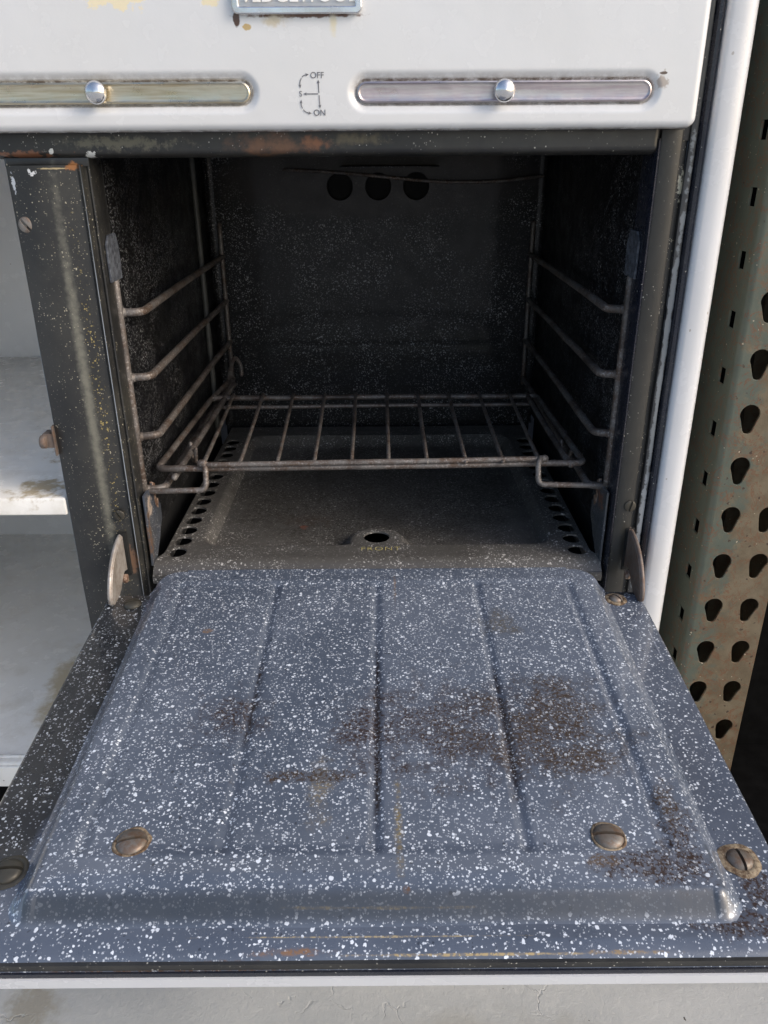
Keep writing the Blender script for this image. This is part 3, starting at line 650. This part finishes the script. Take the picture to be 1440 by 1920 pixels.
# raised speckled liner with pressed grooves
LX, LY0, LY1, LH = .2358, -.4120, -.0050, .0125
GR = [-.1995, -.1040, -.0012, .1015, .1950]
def liner(x, y):
    cy = (LY0+LY1)/2; rc = .030 if y > cy else .017
    qx = max(abs(x)-(LX-rc), 0); qy = max(abs(y-cy)-((LY1-LY0)/2-rc), 0)
    e = rc - math.hypot(qx, qy) if (qx > 0 and qy > 0) else min(LX-abs(x), (LY1-LY0)/2-abs(y-cy))
    if e < -.0011: return None
    wd = .0155
    if y < cy and abs(x) < LX - .02: wd = .0175
    if y > cy and abs(x) < LX - .035: wd = .0065
    elif y > cy and LY1-y < .03: wd = .0105
    h = LH*sstep(e/wd) if e > 0 else -.0006
    # shoulders fall gently toward the rim
    h += .0008*sstep((e-.012)/.02)
    dirt = 0
    gy0, gy1 = -.371, -.034
    iny = sstep((y-gy0)/.010)*sstep((gy1-y)/.010)
    inx = sstep((x+.1995)/.010)*sstep((.1950-x)/.010)
    h -= .0011*iny*inx
    for k, gx_ in enumerate(GR):
        wob = gx_ + .0007*mnoise.noise(Vector((y*11, k*7, 0)))
        d = x - wob
        if -.007 < d < .009:
            # steep left bank, shallow right bank
            pr = (1-sstep(-d/.0052)) if d < 0 else (1-sstep(d/.0078))
            h -= .0023*pr*iny
        if -.0012 < d < .0052 and k in (1, 2, 3):
            a, b = ((0, 0), (-.275, -.150), (-.350, -.135), (-.325, -.16), (0, 0))[k]
            dirt = max(dirt, sstep((y-a)/.02)*sstep((b-y)/.03)*(1-abs(d-.0020)/.0034))
    h += .0007*mnoise.noise(Vector((x*6, y*6, 8)))
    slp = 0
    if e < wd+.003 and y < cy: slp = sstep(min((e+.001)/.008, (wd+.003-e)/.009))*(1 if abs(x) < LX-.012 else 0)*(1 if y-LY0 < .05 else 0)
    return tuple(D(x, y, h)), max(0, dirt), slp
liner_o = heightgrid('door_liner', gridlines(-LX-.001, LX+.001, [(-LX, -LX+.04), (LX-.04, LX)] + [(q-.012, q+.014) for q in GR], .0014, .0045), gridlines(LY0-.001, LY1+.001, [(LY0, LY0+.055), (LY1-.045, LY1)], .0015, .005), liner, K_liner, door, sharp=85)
upd = Vector((0, -TILT, 1)).normalized()
for (x, y, hh, rad, mt, an, rg) in [(-.2490, -.0570, 0, .0090, K_screwd, 20, None), (.2440, -.0540, 0, .0070, K_screw, -50, (.0112, K_ring)), (-.2465, -.3705, 0, .0098, K_screwd, 5, (.0135, K_screwd)), (.2462, -.3660, 0, .0088, K_screw, 95, (.0140, K_ring)),
                               (-.1655, -.3585, LH-.0004, .0105, K_screw, 12, (.0130, K_ring)), (.1582, -.3570, LH-.0004, .0105, K_screw, -4, (.0125, K_ring))]:
    screw('screw', D(x, y, hh+.0004), rad, .0042, mt, door, R(an), upd, rg, .10)

# ================================================================== OVEN FLOOR PLATE (lifts out)
fp = thing('oven_floor_plate', 'loose speckled enamel oven bottom plate with round vent holes, lying under the wire rack', 'oven plate', (0, .24, .012))
PW = .2425; ZP = .0490
holes = [(sx*.2229, .0300+.0283*k, .0112) for sx in (-1, 1) for k in range(14)] + [(-.0010, .0655, .0150)]
def platez(x, y):
    rc = .022; x0, x1, y0, y1 = -.199, .199, .046, .425; cx, cy = (x0+x1)/2, (y0+y1)/2
    qx = max(abs(x-cx)-((x1-x0)/2-rc), 0); qy = max(abs(y-cy)-((y1-y0)/2-rc), 0)
    e = rc-math.hypot(qx, qy) if qx > 0 and qy > 0 else min((x1-x0)/2-abs(x-cx), (y1-y0)/2-abs(y-cy))
    d = .0130*sstep(e/.010)
    b = 1 - sstep((math.hypot(x+.001, (y-.060)*.95)-.028)/.014)
    z = ZP - d*(1-b)
    if y < .018: t = (.018-y)/.02; z -= .012*t*t
    return z + .0006*mnoise.noise(Vector((x*8, y*8, 1)))
pts = []; edges = []
for hx, hy, hr in holes:
    n = 28; k = len(pts)
    for i in range(n): a = 2*math.pi*i/n; pts.append(Vector((hx+hr*math.cos(a), hy+hr*math.sin(a)))); edges.append((k+i, k+(i+1) % n))
for y in gridlines(-.003, .470, [(-.003, .11)], .0032, .009):
    for x in gridlines(-PW, PW, [(-.21, -.185), (.185, .21), (-.055, .055)], .0032, .006):
        if all(math.hypot(x-hx, y-hy) > hr*1.06+.0004 for hx, hy, hr in holes): pts.append(Vector((x, y)))
vo, ed, fa, *_ = delaunay_2d_cdt(pts, edges, [], 0, 1e-7)
PN = lambda x, y: x*(1-.028*sstep((y-.012)/.02)) if abs(x) > .234 else x
vv = [(PN(p.x, p.y), p.y, platez(p.x, p.y)) for p in vo]; ff = []
for t in fa:
    cx = sum(vo[i].x for i in t)/len(t); cy = sum(vo[i].y for i in t)/len(t)
    if any(math.hypot(cx-hx, cy-hy) < hr*.985 for hx, hy, hr in holes): continue
    ff.append(tuple(t))
# short turned-down collar round each hole, and the plate's front and side hems
for hx, hy, hr in holes:
    n = 28; k = len(vv)
    for i in range(n):
        a = 2*math.pi*i/n; x, y = hx+hr*math.cos(a), hy+hr*math.sin(a); z = platez(x, y); vv.append((x, y, z)); vv.append((hx+hr*.98*math.cos(a), hy+hr*.98*math.sin(a), z-.0022))
    for i in range(n): j = (i+1) % n; ff.append((k+2*i, k+2*j, k+2*j+1, k+2*i+1))
pl = pydata('plate', vv, ff, K_plate, fp, sharp=45)
box('front_hem', -PW, PW, -.0040, -.0016, .028, .0385, K_plate, fp, .0008)
box('side_hem', -.2365, -.2350, .03, .468, .030, .0485, K_plate, fp, .0004); box('side_hem', .2350, .2365, .03, .468, .030, .0485, K_plate, fp, .0004)
text_mesh('front_lettering', 'FRONT', .0125, .00005, K_yel, Matrix.Translation((.0035, .0300, ZP+.0007)), fp, offset=-.0002, space=1.15)

# ================================================================== OVEN RACK (slides out)
rk = thing('oven_rack', 'rusty wire oven rack with ten long rungs on the lowest guides', 'oven rack', (0, .25, .135))
ZR = .1420; XLr, XRr, YF, YB = -.2330, .2240, .0500, .3170
tube('outer_frame', [(0, YF, ZR), (XRr+.003, YF+.006, ZR), (XRr-.002, YB, ZR), (XLr+.003, YB, ZR), (XLr-.004, YF-.003, ZR), (0, YF, ZR)], .0036, K_wire, rk, .010, wob=.0006, cap=False)
tube('front_bar', [(-.1890, YF-.006, ZR+.0052), (.1830, YF+.002, ZR+.0062)], .0031, K_wire, rk, wob=.0006)
tube('cross_bar', [(-.2150, .2920, ZR-.006), (.215, .299, ZR-.006)], .0026, K_wire, rk, wob=.0006)
fxs = [-.1870, -.1480, -.1075, -.0675, -.0270, .0130, .0545, .0965, .1365, .1760]
bxs = [-.2000, -.1590, -.1170, -.0730, -.0300, .0130, .0560, .0985, .1410, .1830]
for a, b in zip(fxs, bxs):
    tube('rung', [(a, YF-.003, ZR+.0050), (a+(b-a)*.5, .20, ZR+.0052), (b, .3190, ZR+.0045)], .0023, K_wire, rk, .02, n=10, wob=.0004)
tube('side_rail', [(-.2190, .042, .1330), (-.2130, .20, ZR-.002), (-.2110, .3900, ZR)], .0036, K_wire, rk, .02, wob=.0006)
tube('side_rail', [(.2120, .054, ZR-.002), (.2090, .20, ZR-.001), (.2090, .3170, ZR)], .0034, K_wire, rk, .02, wob=.0006)
tube('front_stop', [(-.2460, .0300, .1225), (-.1835, .0330, .1225), (-.1835, .0400, .1440), (-.1870, .0470, .1480)], .0031, K_wire, rk, .0075)
tube('front_stop', [(.2435, .0300, .1255), (.1740, .0350, .1255), (.1740, .0430, .1470), (.1780, .0510, .1500)], .0031, K_wire, rk, .0075)
tube('rung_end', [(-.1905, YF-.004, ZR+.0060), (-.1850, YF-.006, ZR+.0068)], .0042, K_wire, rk)
tube('rung_end', [(.1785, YF+.002, ZR+.0062), (.1840, YF+.004, ZR+.0062)], .0040, K_wire, rk)
for x in (-.2215, .2155):
    if x < 0: tube('rear_side', [(-.2300, .312, ZR), (-.2215, .402, ZR+.001)], .0034, K_wire, rk)
    if x < 0: tube('rear_hook', [(x, .400, ZR+.001), (x, .438, ZR+.020), (x+.003, .455, ZR+.026), (x+.010, .462, ZR+.010), (x+.011, .452, ZR-.002)], .0030, K_wire, rk, .012)
    tube('side_hook', [(x+.002, .13, ZR), (x+.003, .128, ZR-.018), (x+.009, .118, ZR-.020), (x+.012, .112, ZR-.001)], .0024, K_wire, rk, .006)

# ================================================================== RACK UPRIGHT beside the stove
ru = thing('rack_upright', 'rusty sage green steel pallet rack upright with teardrop holes, right of the stove', 'rack upright', (.42, .10, -.36))
TF = .059; X0, X1 = .3745, .4640; DEP = .105
def tear(cx, cz, tip):
    rt_, rb = .0112, .0060; d = .0162; L = []
    for i in range(15): a = R(-12+204*i/14); L.append((cx+rt_*math.cos(a), cz+rt_*math.sin(a)))
    L.append((cx-rt_*.86+tip*.4, cz-.0055)); 
    for i in range(9): a = R(195+150*i/8); L.append((cx+tip+rb*math.cos(a), cz-d+rb*math.sin(a)))
    L.append((cx+rt_*.86+tip*.4, cz-.0055)); return L
P_ = .0594
fh = []
for k in range(-8, 9):
    z = .2501+.004 - P_*(k+0) 
    if -.33 < z < .9: fh.append(tear(.3995, z, 0)); fh.append(tear(.4422, z, -.0028))
k = -9
while .2501 - P_*k < 1.15: fh.append(tear(.3995, .2541-P_*k, 0)); fh.append(tear(.4422, .2541-P_*k, -.0028)); k -= 1
rc = .006
plate('front_web', [[(X0+rc, -.352), (X1-.002, -.352), (X1-.002, 1.20), (X0+rc, 1.20)]] + fh, .0026, K_rack, MXZ(0, TF, 0), ru, .0005)
extrude_z('fold', arc(X0+rc, TF+rc-.0013, rc, 270, 180, 10), -.352, 1.20, K_rack, ru, nz=40, jit=.0003)
sh_ = []
k = -13
while True:
    z = .4102 - P_*k - .0006*k
    if z < -.32: break
    sh_.append([(.0790, z-.0092), (.0950, z-.0092), (.0950, z+.0092), (.0790, z+.0092)]); k += 1
plate('side_web', [[(TF+rc-.0013, -.352), (TF+DEP, -.352), (TF+DEP, 1.20), (TF+rc-.0013, 1.20)]] + sh_, .0026, K_rack, MYZ(X0+.0013, 0, 0), ru, .0004)
plate('side_web', [[(TF+.0013, -.352), (TF+DEP, -.352), (TF+DEP, 1.20), (TF+.0013, 1.20)]], .0026, K_rack, MYZ(X1-.0013, 0, 0), ru, .0004)
box('back_lip', X0+.004, X0+.022, TF+DEP-.003, TF+DEP, -.352, 1.20, K_rack, ru, .0004); box('back_lip', X1-.022, X1-.004, TF+DEP-.003, TF+DEP, -.352, 1.20, K_rack, ru, .0004)
box('base_plate', X0-.012, X1+.02, TF-.01, TF+DEP+.02, -.36, -.352, K_rack, ru, .001)

# near-black shapes added in place of the deep shade behind and below the upright
bc = thing('shade_block', 'added black block in place of the deep shade behind the pallet rack upright', 'shade block', (.9, .5, -.36))
box('shade_block_body', .3450, 1.60, .185, .80, -.355, 1.60, K_steel_or_shade, bc, .002)
box('shade_block_front', .3500, .9700, .1780, .1850, -.358, 1.58, K_steel_or_shade, bc, .0005); box('shade_block_front', .9760, 1.595, .1780, .1850, -.358, 1.58, K_steel_or_shade, bc, .002)
mt = thing('ground_shade', 'added black sheet in place of the shade on the ground below the pallet rack upright', 'mat', (.75, .0, -.36))  # 'mat' is the added shade sheet, not a real mat
box('ground_shade_sheet', .290, 1.50, -.19, .1779, -.3595, -.354, K_steel_or_shade, mt, .001)
